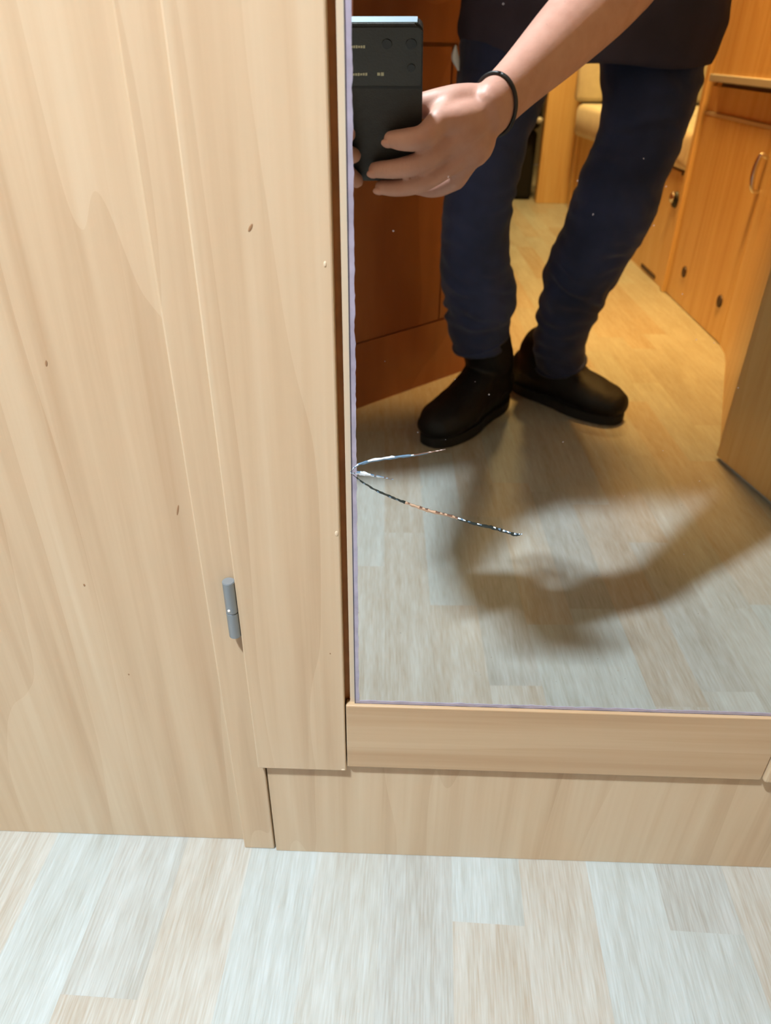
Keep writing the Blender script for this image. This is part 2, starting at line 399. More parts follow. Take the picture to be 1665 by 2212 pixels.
# cracks: little faceted ridges in the glass, reflections painted as facet tints
M_CW = plain('crack_reflect_white', srgb(225, 238, 248), 0.25, 0.0); M_CB = plain('crack_reflect_blue', srgb(112, 144, 172), 0.25, 0.1)
M_CD = plain('crack_reflect_dark', srgb(46, 56, 54), 0.25, 0.2); M_CO = plain('crack_reflect_warm', srgb(206, 176, 150), 0.3, 0.1); M_CP = plain('crack_reflect_brown', srgb(126, 98, 84), 0.3, 0.2)
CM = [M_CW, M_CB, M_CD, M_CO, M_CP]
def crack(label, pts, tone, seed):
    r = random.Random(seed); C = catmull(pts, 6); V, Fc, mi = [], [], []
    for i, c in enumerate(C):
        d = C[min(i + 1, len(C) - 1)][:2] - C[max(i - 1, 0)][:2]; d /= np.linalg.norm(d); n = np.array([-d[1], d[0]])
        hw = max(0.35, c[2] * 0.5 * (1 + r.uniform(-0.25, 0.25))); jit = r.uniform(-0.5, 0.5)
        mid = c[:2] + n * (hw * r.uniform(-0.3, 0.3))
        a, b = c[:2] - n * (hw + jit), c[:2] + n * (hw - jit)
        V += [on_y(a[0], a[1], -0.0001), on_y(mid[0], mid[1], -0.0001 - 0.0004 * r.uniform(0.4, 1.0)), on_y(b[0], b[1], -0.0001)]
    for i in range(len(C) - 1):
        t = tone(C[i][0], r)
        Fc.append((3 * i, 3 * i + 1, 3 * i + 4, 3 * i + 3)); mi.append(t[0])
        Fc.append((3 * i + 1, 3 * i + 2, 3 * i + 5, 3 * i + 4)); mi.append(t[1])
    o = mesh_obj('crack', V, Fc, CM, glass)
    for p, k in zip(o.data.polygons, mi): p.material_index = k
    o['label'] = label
crack('upper crack with painted white-blue reflections', [(757, 1020, 2), (770, 1006, 4.5), (800, 996, 6), (835, 990, 7), (870, 986, 5.5), (905, 982, 4), (935, 976, 3), (962, 971, 1.0)],
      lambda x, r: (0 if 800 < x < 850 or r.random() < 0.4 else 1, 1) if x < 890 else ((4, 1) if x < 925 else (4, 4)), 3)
crack('short middle crack with painted silvery reflections', [(757, 1022, 3), (778, 1022, 8), (800, 1026, 6), (825, 1031, 3), (850, 1036, 2.0)], lambda x, r: (0, 0) if 775 < x < 800 else ((1, 0) if r.random() < 0.5 else (4, 1)), 4)
crack('long lower crack with painted dark and copper reflections', [(762, 1026, 2), (785, 1043, 3.5), (810, 1058, 4), (840, 1072, 4.5), (870, 1084, 5), (900, 1095, 6), (935, 1106, 7), (965, 1113, 6), (1000, 1124, 5), (1030, 1133, 6), (1060, 1139, 6), (1090, 1148, 6), (1113, 1155, 6), (1128, 1154, 2)],
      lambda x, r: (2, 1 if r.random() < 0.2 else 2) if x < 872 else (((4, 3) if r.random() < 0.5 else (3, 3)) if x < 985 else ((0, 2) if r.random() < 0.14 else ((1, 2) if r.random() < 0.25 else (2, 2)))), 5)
# hinge barrel on the post, beside the stile
def barrel(name, x, y, z0, z1, r, mat, parent, bev=0.0004, n=28):
    bm = bmesh.new(); bmesh.ops.create_cone(bm, cap_ends=True, segments=n, radius1=r, radius2=r, depth=z1 - z0, matrix=Matrix.Translation((x, y, (z0 + z1) / 2)))
    bmesh.ops.bevel(bm, geom=[e for e in bm.edges if abs(e.verts[0].co.z - e.verts[1].co.z) < 1e-6], offset=bev, segments=2, affect='EDGES')
    o = bm_obj(name, bm, mat, parent); o.data.shade_smooth()
    m_ = o.modifiers.new('n', 'EDGE_SPLIT'); m_.split_angle = math.radians(40); return o
HY = -0.0020
hc = on_y(491, 1255, HY); hz0 = zs(505, 1372, HY); hzm = zs(494, 1320, HY)
hinge = barrel('hinge', hc.x + 0.0006, HY, hzm + 0.0002, hc.z, 0.0043, M_STEEL, door); hinge['label'] = 'grey steel hinge barrel'
barrel('hinge_knuckle', hc.x + 0.0006, HY, hz0, hzm - 0.0002, 0.0043, M_STEEL, hinge)
barrel('hinge_washer', hc.x + 0.0006, HY, hzm - 0.0004, hzm + 0.0004, 0.0038, M_STEEL, hinge, 0.0001)
mb = MB(); q = on_y(494.5, 1320, HY - 0.0043); mb.ball((q.x, q.y, q.z), (0.0010, 0.0005, 0.0012), 12); mb.build('white_dot', M_WHITE, hinge)  # small white dot at the middle of the hinge
# tiny nicks on the stile
for (px, py, w_, h_) in ((727, 1153, 0.0012, 0.0022), (741, 1663, 0.0016, 0.0010), (702, 571, 0.0008, 0.0016)):
    mb = MB(); q = on_y(px, py, ST); mb.ball((q.x, q.y, q.z), (w_, 0.0003, h_), 10); o = mb.build('nick', M_STRIP, door); o['label'] = 'small pale chipped nick'

# little dark knots in the veneer
for (px, py, yy, w_, h_, rot, par) in ((541, 492, ST, 0.0013, 0.0034, 0.5, door), (384, 1102, 0.0115, 0.0010, 0.0062, 0.25, wall_front), (182, 1264, 0.0115, 0.0012, 0.0018, 0, wall_front),
                                       (278, 1457, 0.0115, 0.0009, 0.0014, 0, wall_front), (713, 1412, ST, 0.0008, 0.0010, 0, door), (100, 785, 0.0115, 0.0012, 0.0030, 0.2, wall_front)):
    mb = MB(); q = on_y(px, py, yy); mb.ball((q.x, q.y, q.z), (w_ * 0.65, 0.00015, h_ * 0.7), 12, Matrix.Rotation(rot, 3, 'Y')); o = mb.build('knot', M_KNOT, par); o['label'] = 'tiny brown knot in the veneer'
# ------------------------------------------------------------------ rest of the shell
DG0, DG1 = (-0.265, -0.805), (0.185, -1.234)          # diagonal washroom wall
def wall_strip(name, p, q, z0, z1, th, mat, kindlabel, cat, off=0.0):
    a, b = Vector((*p, 0)), Vector((*q, 0)); d = (b - a).normalized(); n = Vector((-d.y, d.x, 0))
    if n.y < 0: n = -n
    a, b = a + n * off, b + n * off
    o = prism(name, [(a.x, a.y), (b.x, b.y), (b.x - n.x * th, b.y - n.y * th), (a.x - n.x * th, a.y - n.y * th)], z0, z1, mat)
    return tag(o, kindlabel, cat, kind='structure')
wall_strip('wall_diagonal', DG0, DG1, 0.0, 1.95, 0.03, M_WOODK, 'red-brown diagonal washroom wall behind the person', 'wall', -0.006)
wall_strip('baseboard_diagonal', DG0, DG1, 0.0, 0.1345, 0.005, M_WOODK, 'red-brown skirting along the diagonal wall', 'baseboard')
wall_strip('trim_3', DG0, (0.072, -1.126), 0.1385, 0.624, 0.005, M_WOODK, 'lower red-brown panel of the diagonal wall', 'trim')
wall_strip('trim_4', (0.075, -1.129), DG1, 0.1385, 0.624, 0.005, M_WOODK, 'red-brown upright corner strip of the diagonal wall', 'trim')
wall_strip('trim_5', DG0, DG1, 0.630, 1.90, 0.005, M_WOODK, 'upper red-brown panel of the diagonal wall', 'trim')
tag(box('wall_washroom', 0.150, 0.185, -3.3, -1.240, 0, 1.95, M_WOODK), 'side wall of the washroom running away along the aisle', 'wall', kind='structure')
tag(box('wall_washroom_cutoff', -0.86, -0.265, -0.85, -0.650, 0, 1.95, M_WOODK), 'washroom wall beside the entrance, drawn out unseen to cut the hatch light', 'wall', kind='structure')  # unseen end drawn out to keep hatch light off the floor behind
tag(box('wall_left', -0.90, -0.86, -4.7, 0.06, 0, 1.95, M_WALLP), 'pale outer wall on the entrance side', 'wall', kind='structure')
tag(box('wall_right', 1.31, 1.35, -4.7, 0.06, 0, 1.95, M_WALLP), 'pale outer wall on the kitchen side', 'wall', kind='structure')
tag(box('wall_back', -0.90, 1.35, -4.74, -4.70, 0, 1.95, M_WALLP), 'pale wall at the far end of the caravan', 'wall', kind='structure')
tag(box('ceiling', -0.90, 1.35, -4.74, 0.06, 1.95, 1.99, M_CEIL), 'cream caravan ceiling', 'ceiling', kind='structure')
tag(box('wall_front_upper', -0.128, 1.35, 0.05, 0.06, 0, 1.95, M_WOOD), 'wood wall behind and above the mirror door', 'wall', kind='structure')

# tall cupboard end panel, right of the mirror
tc_ = empty('tall_cupboard', (0.64, -0.4, 0), 'olive-brown tall cupboard side panel standing at the right of the floor', 'cupboard')
prism('side_panel', [(0.572, -0.792), (0.735, -0.012), (0.775, -0.012), (0.60, -0.80)], 0.006, 1.90, M_WOODR, tc_, r=0.001)
prism('foot_strip', [(0.578, -0.785), (0.737, -0.02), (0.77, -0.02), (0.60, -0.79)], 0.0, 0.006, M_ALU, tc_)
prism('carcass', [(0.776, -0.012), (1.30, -0.012), (1.30, -0.79), (0.605, -0.795)], 0.0, 1.90, M_WOODR, tc_)

# kitchen / fridge unit
KX = 0.795
ku = empty('fridge_cabinet', (1.0, -1.5, 0), 'warm orange-lit beech fridge cabinet with chrome handle and aluminium trim', 'cabinet')
curve = [(0.605, -0.86), (0.745, -1.225), (0.768, -1.285), (0.784, -1.335), (0.793, -1.385), (0.796, -1.405)]
prism('rounded_end_panel', curve + [(0.83, -1.405), (0.83, -0.86)], 0.0, 1.90, M_WOODR, ku, smooth=False)
box('body', KX + 0.02, 1.30, -1.868, -1.405, 0.0, 1.90, M_WOODR, ku)
dr = box('lower_door', KX, KX + 0.018, -1.862, -1.4055, 0.002, 0.478, M_WOODR, ku, r=0.001)
tag(box('edge_band', KX - 0.001, KX + 0.018, -1.862, -1.407, 0.4785, 0.487, M_STRIP, dr, r=0.001), 'pale top edge band')
for yy in (-1.747, -1.464):
    bm = bmesh.new(); bmesh.ops.create_cone(bm, cap_ends=True, segments=24, radius1=0.016, radius2=0.0145, depth=0.004, matrix=Matrix.Translation((KX - 0.001, yy, 0.0915)) @ Matrix.Rotation(math.radians(-90), 4, 'Y'))
    o = bm_obj('vent_plug', bm, M_DARKHOLE, dr); o['label'] = 'round dark brown plug'
mb = MB()
mb.tube([(KX, -1.412, 0.425, 0.004), (KX - 0.016, -1.412, 0.430, 0.005), (KX - 0.022, -1.412, 0.395, 0.006), (KX - 0.016, -1.412, 0.360, 0.0045), (KX, -1.412, 0.354, 0.004)], n=14, k=6, ref=(0, 1, 0))
h = mb.build('handle', M_CHROME, dr); h['label'] = 'chrome bow handle'
box('ledge', KX + 0.004, KX + 0.10, -1.862, -1.407, 0.488, 0.545, M_WOODR, ku)
box('vent_gap', KX + 0.006, KX + 0.05, -1.80, -1.41, 0.545, 0.556, M_DARKHOLE, ku)
ud = box('fridge_door', KX - 0.012, KX + 0.018, -1.830, -1.407, 0.572, 1.25, M_WOODR, ku, r=0.001)
tag(box('metal_trim', KX - 0.018, KX + 0.014, -1.836, -1.407, 0.556, 0.5725, M_ALU, ud, r=0.002), 'grey aluminium trim under the fridge door')
box('upper_door', KX - 0.006, KX + 0.018, -1.862, -1.407, 1.255, 1.89, M_WOODR, ku, r=0.001)
box('end_post', KX - 0.010, 1.30, -1.892, -1.868, 0.0, 1.90, M_WOODR, ku, r=0.002)

# near dinette bench
nb = empty('dinette_bench', (1.0, -2.15, 0), 'beech bench box with a round lock next to the fridge cabinet', 'bench')
box('front_panel', KX, KX + 0.016, -2.42, -1.896, 0.0, 0.322, M_WOODR, nb, r=0.001)
box('body', KX + 0.017, 1.30, -2.41, -1.896, 0.0, 0.32, M_WOODR, nb)
tag(box('floor_vent', KX - 0.002, KX + 0.002, -2.145, -1.985, 0.006, 0.018, M_DARKHOLE, nb), 'dark narrow vent slot at floor level')
bm = bmesh.new(); bmesh.ops.create_cone(bm, cap_ends=True, segments=28, radius1=0.024, radius2=0.020, depth=0.008, matrix=Matrix.Translation((KX - 0.003, -1.945, 0.250)) @ Matrix.Rotation(math.radians(-90), 4, 'Y'))
lk = bm_obj('lock_rosette', bm, M_BLACK, nb); lk['label'] = 'black lock rosette'
mb = MB(); mb.ball((KX - 0.012, -1.945, 0.256), (0.008, 0.013, 0.015), 18); mb.build('push_button', M_CHROME, lk)
for yy in (-1.93, -2.2):
    mb = MB(); mb.ball((KX - 0.001, yy, 0.322), (0.003, 0.008, 0.006), 12); mb.build('screw_cap', M_DARKHOLE, nb)
def cushion(name, x0, x1, y0, y1, z0, z1, label, r=0.03, group=None):
    o = box(name, x0, x1, y0, y1, z0, z1, M_CREAM, r=r, seg=4, smooth=True)
    sd = o.modifiers.new('s', 'SUBSURF'); sd.levels = 1; sd.render_levels = 1
    return tag(o, label, 'cushion', group)
cushion('seat_cushion', KX - 0.012, 1.29, -2.40, -1.90, 0.324, 0.440, 'cream seat cushion on the bench beside the fridge cabinet', group='cream bench cushions')
cushion('back_cushion', KX + 0.03, 1.29, -1.995, -1.90, 0.443, 0.86, 'cream upright back cushion leaning on the fridge cabinet side', group='cream bench cushions')
# far bench with orange end panel
fb = empty('far_bench', (0.95, -3.0, 0), 'far beech bench box with a broad orange end panel', 'bench')
box('end_panel', 0.612, 0.760, -3.40, -3.335, 0.0, 0.80, M_WOODR, fb, r=0.002)
prism('side_panel', [(0.760, -3.33), (0.742, -3.20), (0.775, -3.20), (0.80, -3.33)], 0.0, 0.30, M_WOODR, fb)
prism('front_panel', [(0.752, -3.20), (0.80, -2.74), (1.30, -2.74), (1.30, -3.20)], 0.0, 0.30, M_WOODR, fb)
cush = prism('seat_cushion', [(0.712, -3.19), (0.775, -2.70), (1.29, -2.70), (1.29, -3.19)], 0.303, 0.425, M_CREAM, r=0.022, smooth=True)
tag(cush, 'cream seat cushion on the far bench, seen between the legs', 'cushion', 'cream bench cushions')
bc = prism('back_cushion', [(0.73, -3.30), (0.70, -3.20), (0.83, -3.20), (0.86, -3.30)], 0.43, 0.85, M_CREAM, r=0.02, smooth=True)
tag(bc, 'narrow cream back cushion standing at the end of the far bench', 'cushion', 'cream bench cushions')
bc2 = prism('back_cushion', [(0.866, -3.30), (0.836, -3.20), (1.28, -3.20), (1.28, -3.30)], 0.43, 0.85, M_CREAM, r=0.02, smooth=True)
tag(bc2, 'wide cream back cushion along the far bench', 'cushion', 'cream bench cushions')
# black cab seat far down the aisle
M_BLKF = plain('black_fabric', srgb(16, 15, 17), 0.9, bump=0.2, bscale=300)
cs = empty('cab_seat', (0.43, -3.65, 0), 'black fabric cab seat at the far end of the aisle', 'seat')
box('seat_base', 0.28, 0.60, -3.80, -3.42, 0.0, 0.30, M_BLKF, cs, r=0.02, seg=3)
box('seat_cushion', 0.26, 0.61, -3.85, -3.38, 0.301, 0.45, M_BLKF, cs, r=0.04, seg=4, smooth=True)
box('backrest', 0.26, 0.61, -3.95, -3.80, 0.451, 1.05, M_BLKF, cs, r=0.04, seg=4, smooth=True)
mb = MB(); mb.ball((0.592, -3.37, 0.345), (0.016, 0.012, 0.014), 14); k_ = mb.build('recline_knob', M_ALU, cs); k_['label'] = 'pale round recline knob'
# ceiling fittings
fill_fitting = empty('ceiling_lamp', (0.55, -2.75, 1.90), 'added square ceiling lamp over the dinette, out of view', 'lamp')  # made-up fitting for the added dinette light
box('lamp_base', 0.44, 0.66, -2.86, -2.64, 1.895, 1.945, M_ALU, fill_fitting, r=0.01)
lamp = empty('ceiling_lamp', (0.58, -1.30, 1.90), 'flat ceiling lamp behind the person, above the aisle', 'lamp')
bm = bmesh.new(); bmesh.ops.create_cube(bm, size=1, matrix=Matrix.Translation((0.58, -1.30, 1.92)) @ Matrix.Diagonal((0.24, 0.24, 0.05, 1))); bevel_bm(bm, 0.01); bm_obj('lamp_base', bm, M_ALU, lamp)
hatch = box('window_1', -0.70, -0.34, -0.648, -0.28, 1.93, 1.95, M_WALLP, r=0.004); tag(hatch, 'white roof hatch frame above the entrance', 'window', kind='structure')

# ================================================================== PHONE (held at the camera)
M_CASE = plain('black_phone_case', srgb(46, 46, 46), 0.55, bump=0.35, bscale=700, var=0.12, vscale=120)
M_CASE2 = plain('black_camera_island', srgb(52, 53, 54), 0.4, bump=0.15, bscale=500)
M_SCREEN = plain('phone_screen', srgb(12, 12, 14), 0.08)
M_EDGE = plain('bluish_lit_edge', srgb(150, 170, 186), 0.4, 0.2)  # cool light on the top edge put into its colour
M_PRINT = plain('pale_print', srgb(196, 194, 170), 0.6)
M_LENS = plain('lens_glass', srgb(34, 34, 36), 0.25)
PA0, PA1, PB0, PB1, PC0, PC1 = -0.071, 0.0105, -0.150, 0.0175, -0.0135, -0.0030
phone = empty('phone', ph((PA0 + PA1) / 2, PB0, (PC0 + PC1) / 2), 'black cased smartphone held in both hands in front of the mirror', 'phone')
def phbox(name, a0, a1, b0, b1, c0, c1, mat, parent, r=0.0, seg=2, corner=0.0):
    bm = bmesh.new()
    if corner > 0:
        pts = []
        for (ca, cb, s) in ((a1 - corner, b1 - corner, 0), (a0 + corner, b1 - corner, 1), (a0 + corner, b0 + corner, 2), (a1 - corner, b0 + corner, 3)):
            for i in range(6):
                t = math.pi / 2 * (s + i / 5); pts.append((ca + corner * math.cos(t), cb + corner * math.sin(t)))
        lo = [bm.verts.new((a, b, c0)) for a, b in pts]; hi = [bm.verts.new((a, b, c1)) for a, b in pts]; n = len(pts)
        bm.faces.new(lo[::-1]); bm.faces.new(hi)
        for i in range(n): bm.faces.new((lo[i], lo[(i + 1) % n], hi[(i + 1) % n], hi[i]))
        if r: bmesh.ops.bevel(bm, geom=[e for e in bm.edges if abs(e.verts[0].co.z - e.verts[1].co.z) < 1e-7], offset=r, segments=seg, affect='EDGES')
    else:
        bmesh.ops.create_cube(bm, size=1, matrix=Matrix.Translation(((a0 + a1) / 2, (b0 + b1) / 2, (c0 + c1) / 2)) @ Matrix.Diagonal((a1 - a0, b1 - b0, c1 - c0, 1)))
        bevel_bm(bm, r, seg)
    for v in bm.verts: v.co = ph(*v.co)
    return bm_obj(name, bm, mat, parent)
case = phbox('case', PA0, PA1, PB0, PB1, PC0, PC1, M_CASE, phone, 0.0015, 2, 0.008)
phbox('screen', PA0 + 0.003, PA1 - 0.003, PB0 + 0.003, PB1 - 0.003, PC0 - 0.0006, PC0 + 0.0005, M_SCREEN, phone, 0.0, 1, 0.006)
tag(phbox('top_edge', PA0 + 0.006, PA1 - 0.005, PB1 - 0.0006, PB1 + 0.0006, PC0 + 0.0012, PC1 - 0.0012, M_EDGE, phone, 0.0003), 'top edge with cool light painted in bluish')
isl = phbox('camera_island', PA0 + 0.002, PA1 - 0.001, -0.040, PB1 - 0.003, PC1 - 0.0002, PC1 + 0.0009, M_CASE2, case, 0.0004, 2, 0.004)
phbox('groove', PA0 + 0.001, PA1 - 0.0005, -0.0432, -0.0410, PC1 - 0.0002, PC1 + 0.0002, M_BLACK, case)
for (a, b, r_) in ((0.0, 0.0, 0.0052), (-0.022, 0.0, 0.0048), (0.0, -0.022, 0.0040)):
    bm = bmesh.new(); bmesh.ops.create_cone(bm, cap_ends=True, segments=28, radius1=r_, radius2=r_ * 0.92, depth=0.0008, matrix=Matrix.Translation((a, b, PC1 + 0.0012)))
    for v in bm.verts: v.co = ph(*v.co)
    o = bm_obj('camera_lens', bm, M_LENS, isl)
for (p0, p1, hh) in (((757, 101), (789, 101), 5), ((761, 161), (794, 160), 5), ((814, 160), (830, 160), 7)):
    A, B = pc(*p0, PC1 + 0.0009), pc(*p1, PC1 + 0.0009)
    n_ = 6 if hh == 5 else 2
    for i in range(n_):                                        # little pale letter-like marks
        t0, t1 = (i + 0.08) / n_, (i + 0.86) / n_
        P, Q = A.lerp(B, t0), A.lerp(B, t1); dz = (pc(p0[0], p0[1] - hh, PC1 + 0.0009) - A) * (0.75 + 0.25 * ((i * 7) % 3) / 2)
        off = Vector(FWD) * 0.0002
        mesh_obj('print_mark', [P - dz * 0.6 + off, Q - dz * 0.6 + off, Q + dz * 0.6 + off, P + dz * 0.6 + off, P - dz * 0.6, Q - dz * 0.6, Q + dz * 0.6, P + dz * 0.6],
                 [(0, 1, 2, 3), (4, 5, 6, 7), (0, 1, 5, 4), (1, 2, 6, 5), (2, 3, 7, 6), (3, 0, 4, 7)], M_PRINT, isl)

# ================================================================== PERSON
def skin_mat():
    m, nt, p = new_mat('skin')
    tc = nd(nt, 'ShaderNodeTexCoord'); n = nd(nt, 'ShaderNodeTexNoise'); n.inputs['Scale'].default_value = 55; n.inputs['Detail'].default_value = 4
    L(nt, tc.outputs['Object'], n.inputs['Vector'])
    L(nt, mixc(nt, mth(nt, 'MULTIPLY', n.outputs[0], 1.0, True), srgb(186, 134, 118), srgb(212, 166, 150)), p.inputs['Base Color'])
    p.inputs['Roughness'].default_value = 0.5; p.inputs['Specular IOR Level'].default_value = 0.5
    n2 = nd(nt, 'ShaderNodeTexNoise'); n2.inputs['Scale'].default_value = 320; L(nt, tc.outputs['Object'], n2.inputs['Vector'])
    b = nd(nt, 'ShaderNodeBump'); b.inputs['Strength'].default_value = 0.15; b.inputs['Distance'].default_value = 0.001; L(nt, n2.outputs[0], b.inputs['Height']); L(nt, b.outputs[0], p.inputs['Normal'])
    return m
M_SKIN = skin_mat()
M_JEAN = plain('dark_denim', srgb(46, 54, 86), 0.85, bump=0.4, bscale=900, var=0.35, vscale=9, sheen=0.15, spec=0.2)
M_SHIRT = plain('charcoal_shirt_cloth', srgb(62, 56, 68), 0.9, bump=0.2, bscale=700, var=0.15, vscale=12, spec=0.2)
M_BOOT = plain('black_boot_leather', srgb(13, 12, 12), 0.6, bump=0.3, bscale=160, spec=0.3)
M_SOLE = plain('black_rubber_sole', srgb(9, 9, 9), 0.8, bump=0.3, bscale=120)
M_HAIR = plain('dark_brown_hair', srgb(48, 34, 26), 0.6, bump=0.6, bscale=250)
M_NAIL = plain('fingernail', srgb(206, 152, 134), 0.35)
M_EYE = plain('eye_white', srgb(235, 232, 226), 0.2)
T = lambda v, *r: (v[0], v[1], v[2], *r)

# joints
R_WR = pc(1052, 243, -0.030); R_EL = mp(1352, -55, -0.70); R_SH = Vector((0.245, -0.715, 1.03))
L_WR = Vector((-0.088, -0.505, 0.560)); L_EL = Vector((-0.115, -0.665, 0.790)); L_SH = Vector((-0.120, -0.690, 1.03))
HIPR, HIPL = Vector((0.345, -0.985, 0.735)), Vector((0.185, -0.985, 0.735))
KNR, KNL = mp(1330, 425, -0.90), mp(1036, 400, -0.86)
ANR, ANL = Vector((0.305, -1.045, 0.110)), Vector((0.163, -0.965, 0.115))

b = MB()
# torso leaning forward, neck, head
b.tube([(0.265, -0.99, 0.755, 0.150, 0.095), (0.240, -0.955, 0.82, 0.148, 0.098), (0.150, -0.845, 0.91, 0.150, 0.100), (0.085, -0.765, 1.00, 0.162, 0.100), (0.062, -0.715, 1.05, 0.142, 0.082), (0.060, -0.70, 1.09, 0.07, 0.06)], n=28, k=6)
b.tube([(0.060, -0.71, 1.08, 0.055), (0.055, -0.70, 1.13, 0.052), (0.050, -0.70, 1.18, 0.055)], n=18)
hd = Vector((0.045, -0.690, 1.245))
tilt = Matrix.Rotation(math.radians(35), 3, 'X') @ Matrix.Identity(3); tilt = Matrix.Rotation(math.radians(-35), 3, 'X')
b.ball(hd, (0.074, 0.096, 0.104), 24, tilt)                      # skull
b.ball(hd + tilt @ Vector((0, 0.030, -0.060)), (0.055, 0.058, 0.062), 20, tilt)   # jaw
b.tube([T(hd + tilt @ Vector((0, 0.094, 0.010)), 0.007), T(hd + tilt @ Vector((0, 0.110, -0.022)), 0.011), T(hd + tilt @ Vector((0, 0.100, -0.034)), 0.012)], n=12, k=4)  # nose
for s in (-1, 1):
    b.ball(hd + tilt @ Vector((s * 0.076, -0.006, -0.008)), (0.009, 0.020, 0.031), 14, tilt)   # ears
    b.ball(hd + tilt @ Vector((s * 0.030, 0.082, 0.018)), (0.020, 0.012, 0.007), 12, tilt)     # brows
b.tube([T(hd + tilt @ Vector((-0.022, 0.086, -0.062)), 0.005), T(hd + tilt @ Vector((0, 0.094, -0.062)), 0.007), T(hd + tilt @ Vector((0.022, 0.086, -0.062)), 0.005)], n=10, k=4)  # lips
# right arm (bare forearm) and hand
b.tube([T(R_SH, 0.062), T(R_SH.lerp(R_EL, 0.5), 0.054), T(R_EL, 0.046)], n=20)
fdir = R_WR - R_EL
b.tube([T(R_EL, 0.045, 0.045), T(R_EL + fdir * 0.22, 0.046, 0.043), T(R_EL + fdir * 0.5, 0.040, 0.036), T(R_EL + fdir * 0.8, 0.031, 0.026), T(R_WR, 0.029, 0.022)], n=24, ref=tuple(UP))
MI, MM, MR, MP_ = pc(948, 262, 0.000), pc(962, 310, 0.004), pc(975, 352, 0.004), pc(985, 388, -0.002)
PALM = pc(1010, 300, -0.018)
for mc, r0, r1 in ((MI, 0.017, 0.0125), (MM, 0.018, 0.0125), (MR, 0.017, 0.012), (MP_, 0.015, 0.011)):
    b.tube([T(R_WR, r0), T(R_WR.lerp(mc, 0.5) + Vector(FWD) * 0.003, r0), T(mc, r1)], n=18)
b.ball(PALM, (0.030, 0.026, 0.030), 18)
def finger(J, R):
    b.tube([T(p, r) for p, r in zip(J, R)], n=16, k=5)
FI = [MI, pc(915, 296, 0.015), pc(875, 302, 0.0125), pc(845, 301, 0.0065)]
FM = [MM, pc(910, 350, 0.0165), pc(860, 364, 0.0125), pc(812, 367, 0.0065)]
FR = [MR, pc(915, 392, 0.014), pc(865, 405, 0.0105), pc(824, 405, 0.0055)]
FP = [MP_, pc(940, 408, -0.012), pc(900, 404, -0.020), pc(872, 398, -0.024)]
finger(FI, (0.0125, 0.0120, 0.0108, 0.0085)); finger(FM, (0.0125, 0.0115, 0.0102, 0.0085))
finger(FR, (0.012, 0.0105, 0.0095, 0.008)); finger(FP, (0.011, 0.0095, 0.0085, 0.0075))
TH = [pc(1030, 225, -0.036), pc(975, 222, -0.030), pc(915, 228, -0.026), pc(872, 232, -0.0225)]
b.tube([T(R_WR, 0.020), T(TH[0], 0.019), T(TH[1], 0.0165), T(TH[2], 0.0125), T(TH[3], 0.0095)], n=18)
b.tube([T(TH[1], 0.016), T(MI.lerp(TH[1], 0.5), 0.013), T(MI, 0.0125)], n=16)      # web between thumb and index
# left arm and hand
b.tube([T(L_SH, 0.060), T(L_SH.lerp(L_EL, 0.5), 0.052), T(L_EL, 0.045)], n=20)
fl_ = L_WR - L_EL
b.tube([T(L_EL, 0.044), T(L_EL + fl_ * 0.25, 0.043), T(L_EL + fl_ * 0.6, 0.035), T(L_WR, 0.028, 0.022)], n=20)
LM = [ph(-0.088, -0.075 - 0.018 * i, -0.006 - 0.002 * abs(i - 1)) for i in range(4)]
for mc in LM: b.tube([T(L_WR, 0.017), T(L_WR.lerp(mc, 0.5), 0.016), T(mc, 0.012)], n=16)
LT = [pc(752, 290, 0.0065), pc(764, 336, 0.0065), pc(770, 390, 0.0055), ph(-0.070, -0.142, 0.0045)]
LF = []
for i, (mc, tp) in enumerate(zip(LM, LT)):
    if i == 3: continue
    k1 = mc + Vector(FWD) * 0.018 + Vector(RIGHT) * 0.006; LF.append((k1, tp)); b.tube([T(mc, 0.0115), T(k1, 0.011), T(k1.lerp(tp, 0.55) + Vector(FWD) * 0.002, 0.0098), T(tp, 0.008)], n=16, k=5)
lt = [ph(-0.090, -0.06, -0.030), ph(-0.068, -0.050, -0.0285), ph(-0.050, -0.046, -0.0255)]
b.tube([T(L_WR, 0.018), T(lt[0], 0.015), T(lt[1], 0.012), T(lt[2], 0.0095)], n=16)
# legs inside the jeans
LEFT = [(748, 982, 1095, -0.955), (715, 972, 1099, -0.95), (672, 962, 1106, -0.94), (640, 960, 1116, -0.925), (590, 950, 1104, -0.905), (520, 953, 1100, -0.885), (440, 956, 1108, -0.865), (360, 968, 1126, -0.87), (280, 978, 1146, -0.89), (200, 985, 1178, -0.92), (110, 990, 1215, -0.945), (20, 1000, 1260, -0.965)]
RIGHTL = [(786, 1160, 1262, -1.03), (745, 1152, 1262, -1.02), (700, 1158, 1276, -1.00), (650, 1166, 1300, -0.98), (590, 1176, 1330, -0.955), (520, 1208, 1372, -0.93), (450, 1232, 1414, -0.91), (380, 1258, 1436, -0.905), (300, 1290, 1470, -0.915), (220, 1302, 1498, -0.935), (140, 1300, 1520, -0.955), (40, 1290, 1535, -0.97)]
def leg(mb, rows, k=1.0, ext=None):
    pts = [ext] if ext else []
    for (py, xl, xr, y) in rows:
        c = mp((xl + xr) / 2, py, y); r = k * (xr - xl) / 2 / scale_at(c); pts.append(T(c, r))
    mb.tube(pts, n=30, k=6, round_ends=False)
leg(b, LEFT, 0.60, T(ANL + Vector((0, 0, -0.05)), 0.026)); leg(b, RIGHTL, 0.60, T(ANR + Vector((0, 0, -0.05)), 0.026))
person = b.build('person', M_SKIN, None, voxel=0.0026, smooth=4, fac=0.5)
tag(person, 'person in charcoal shirt, dark jeans and black boots leaning forward, holding a phone', 'person')
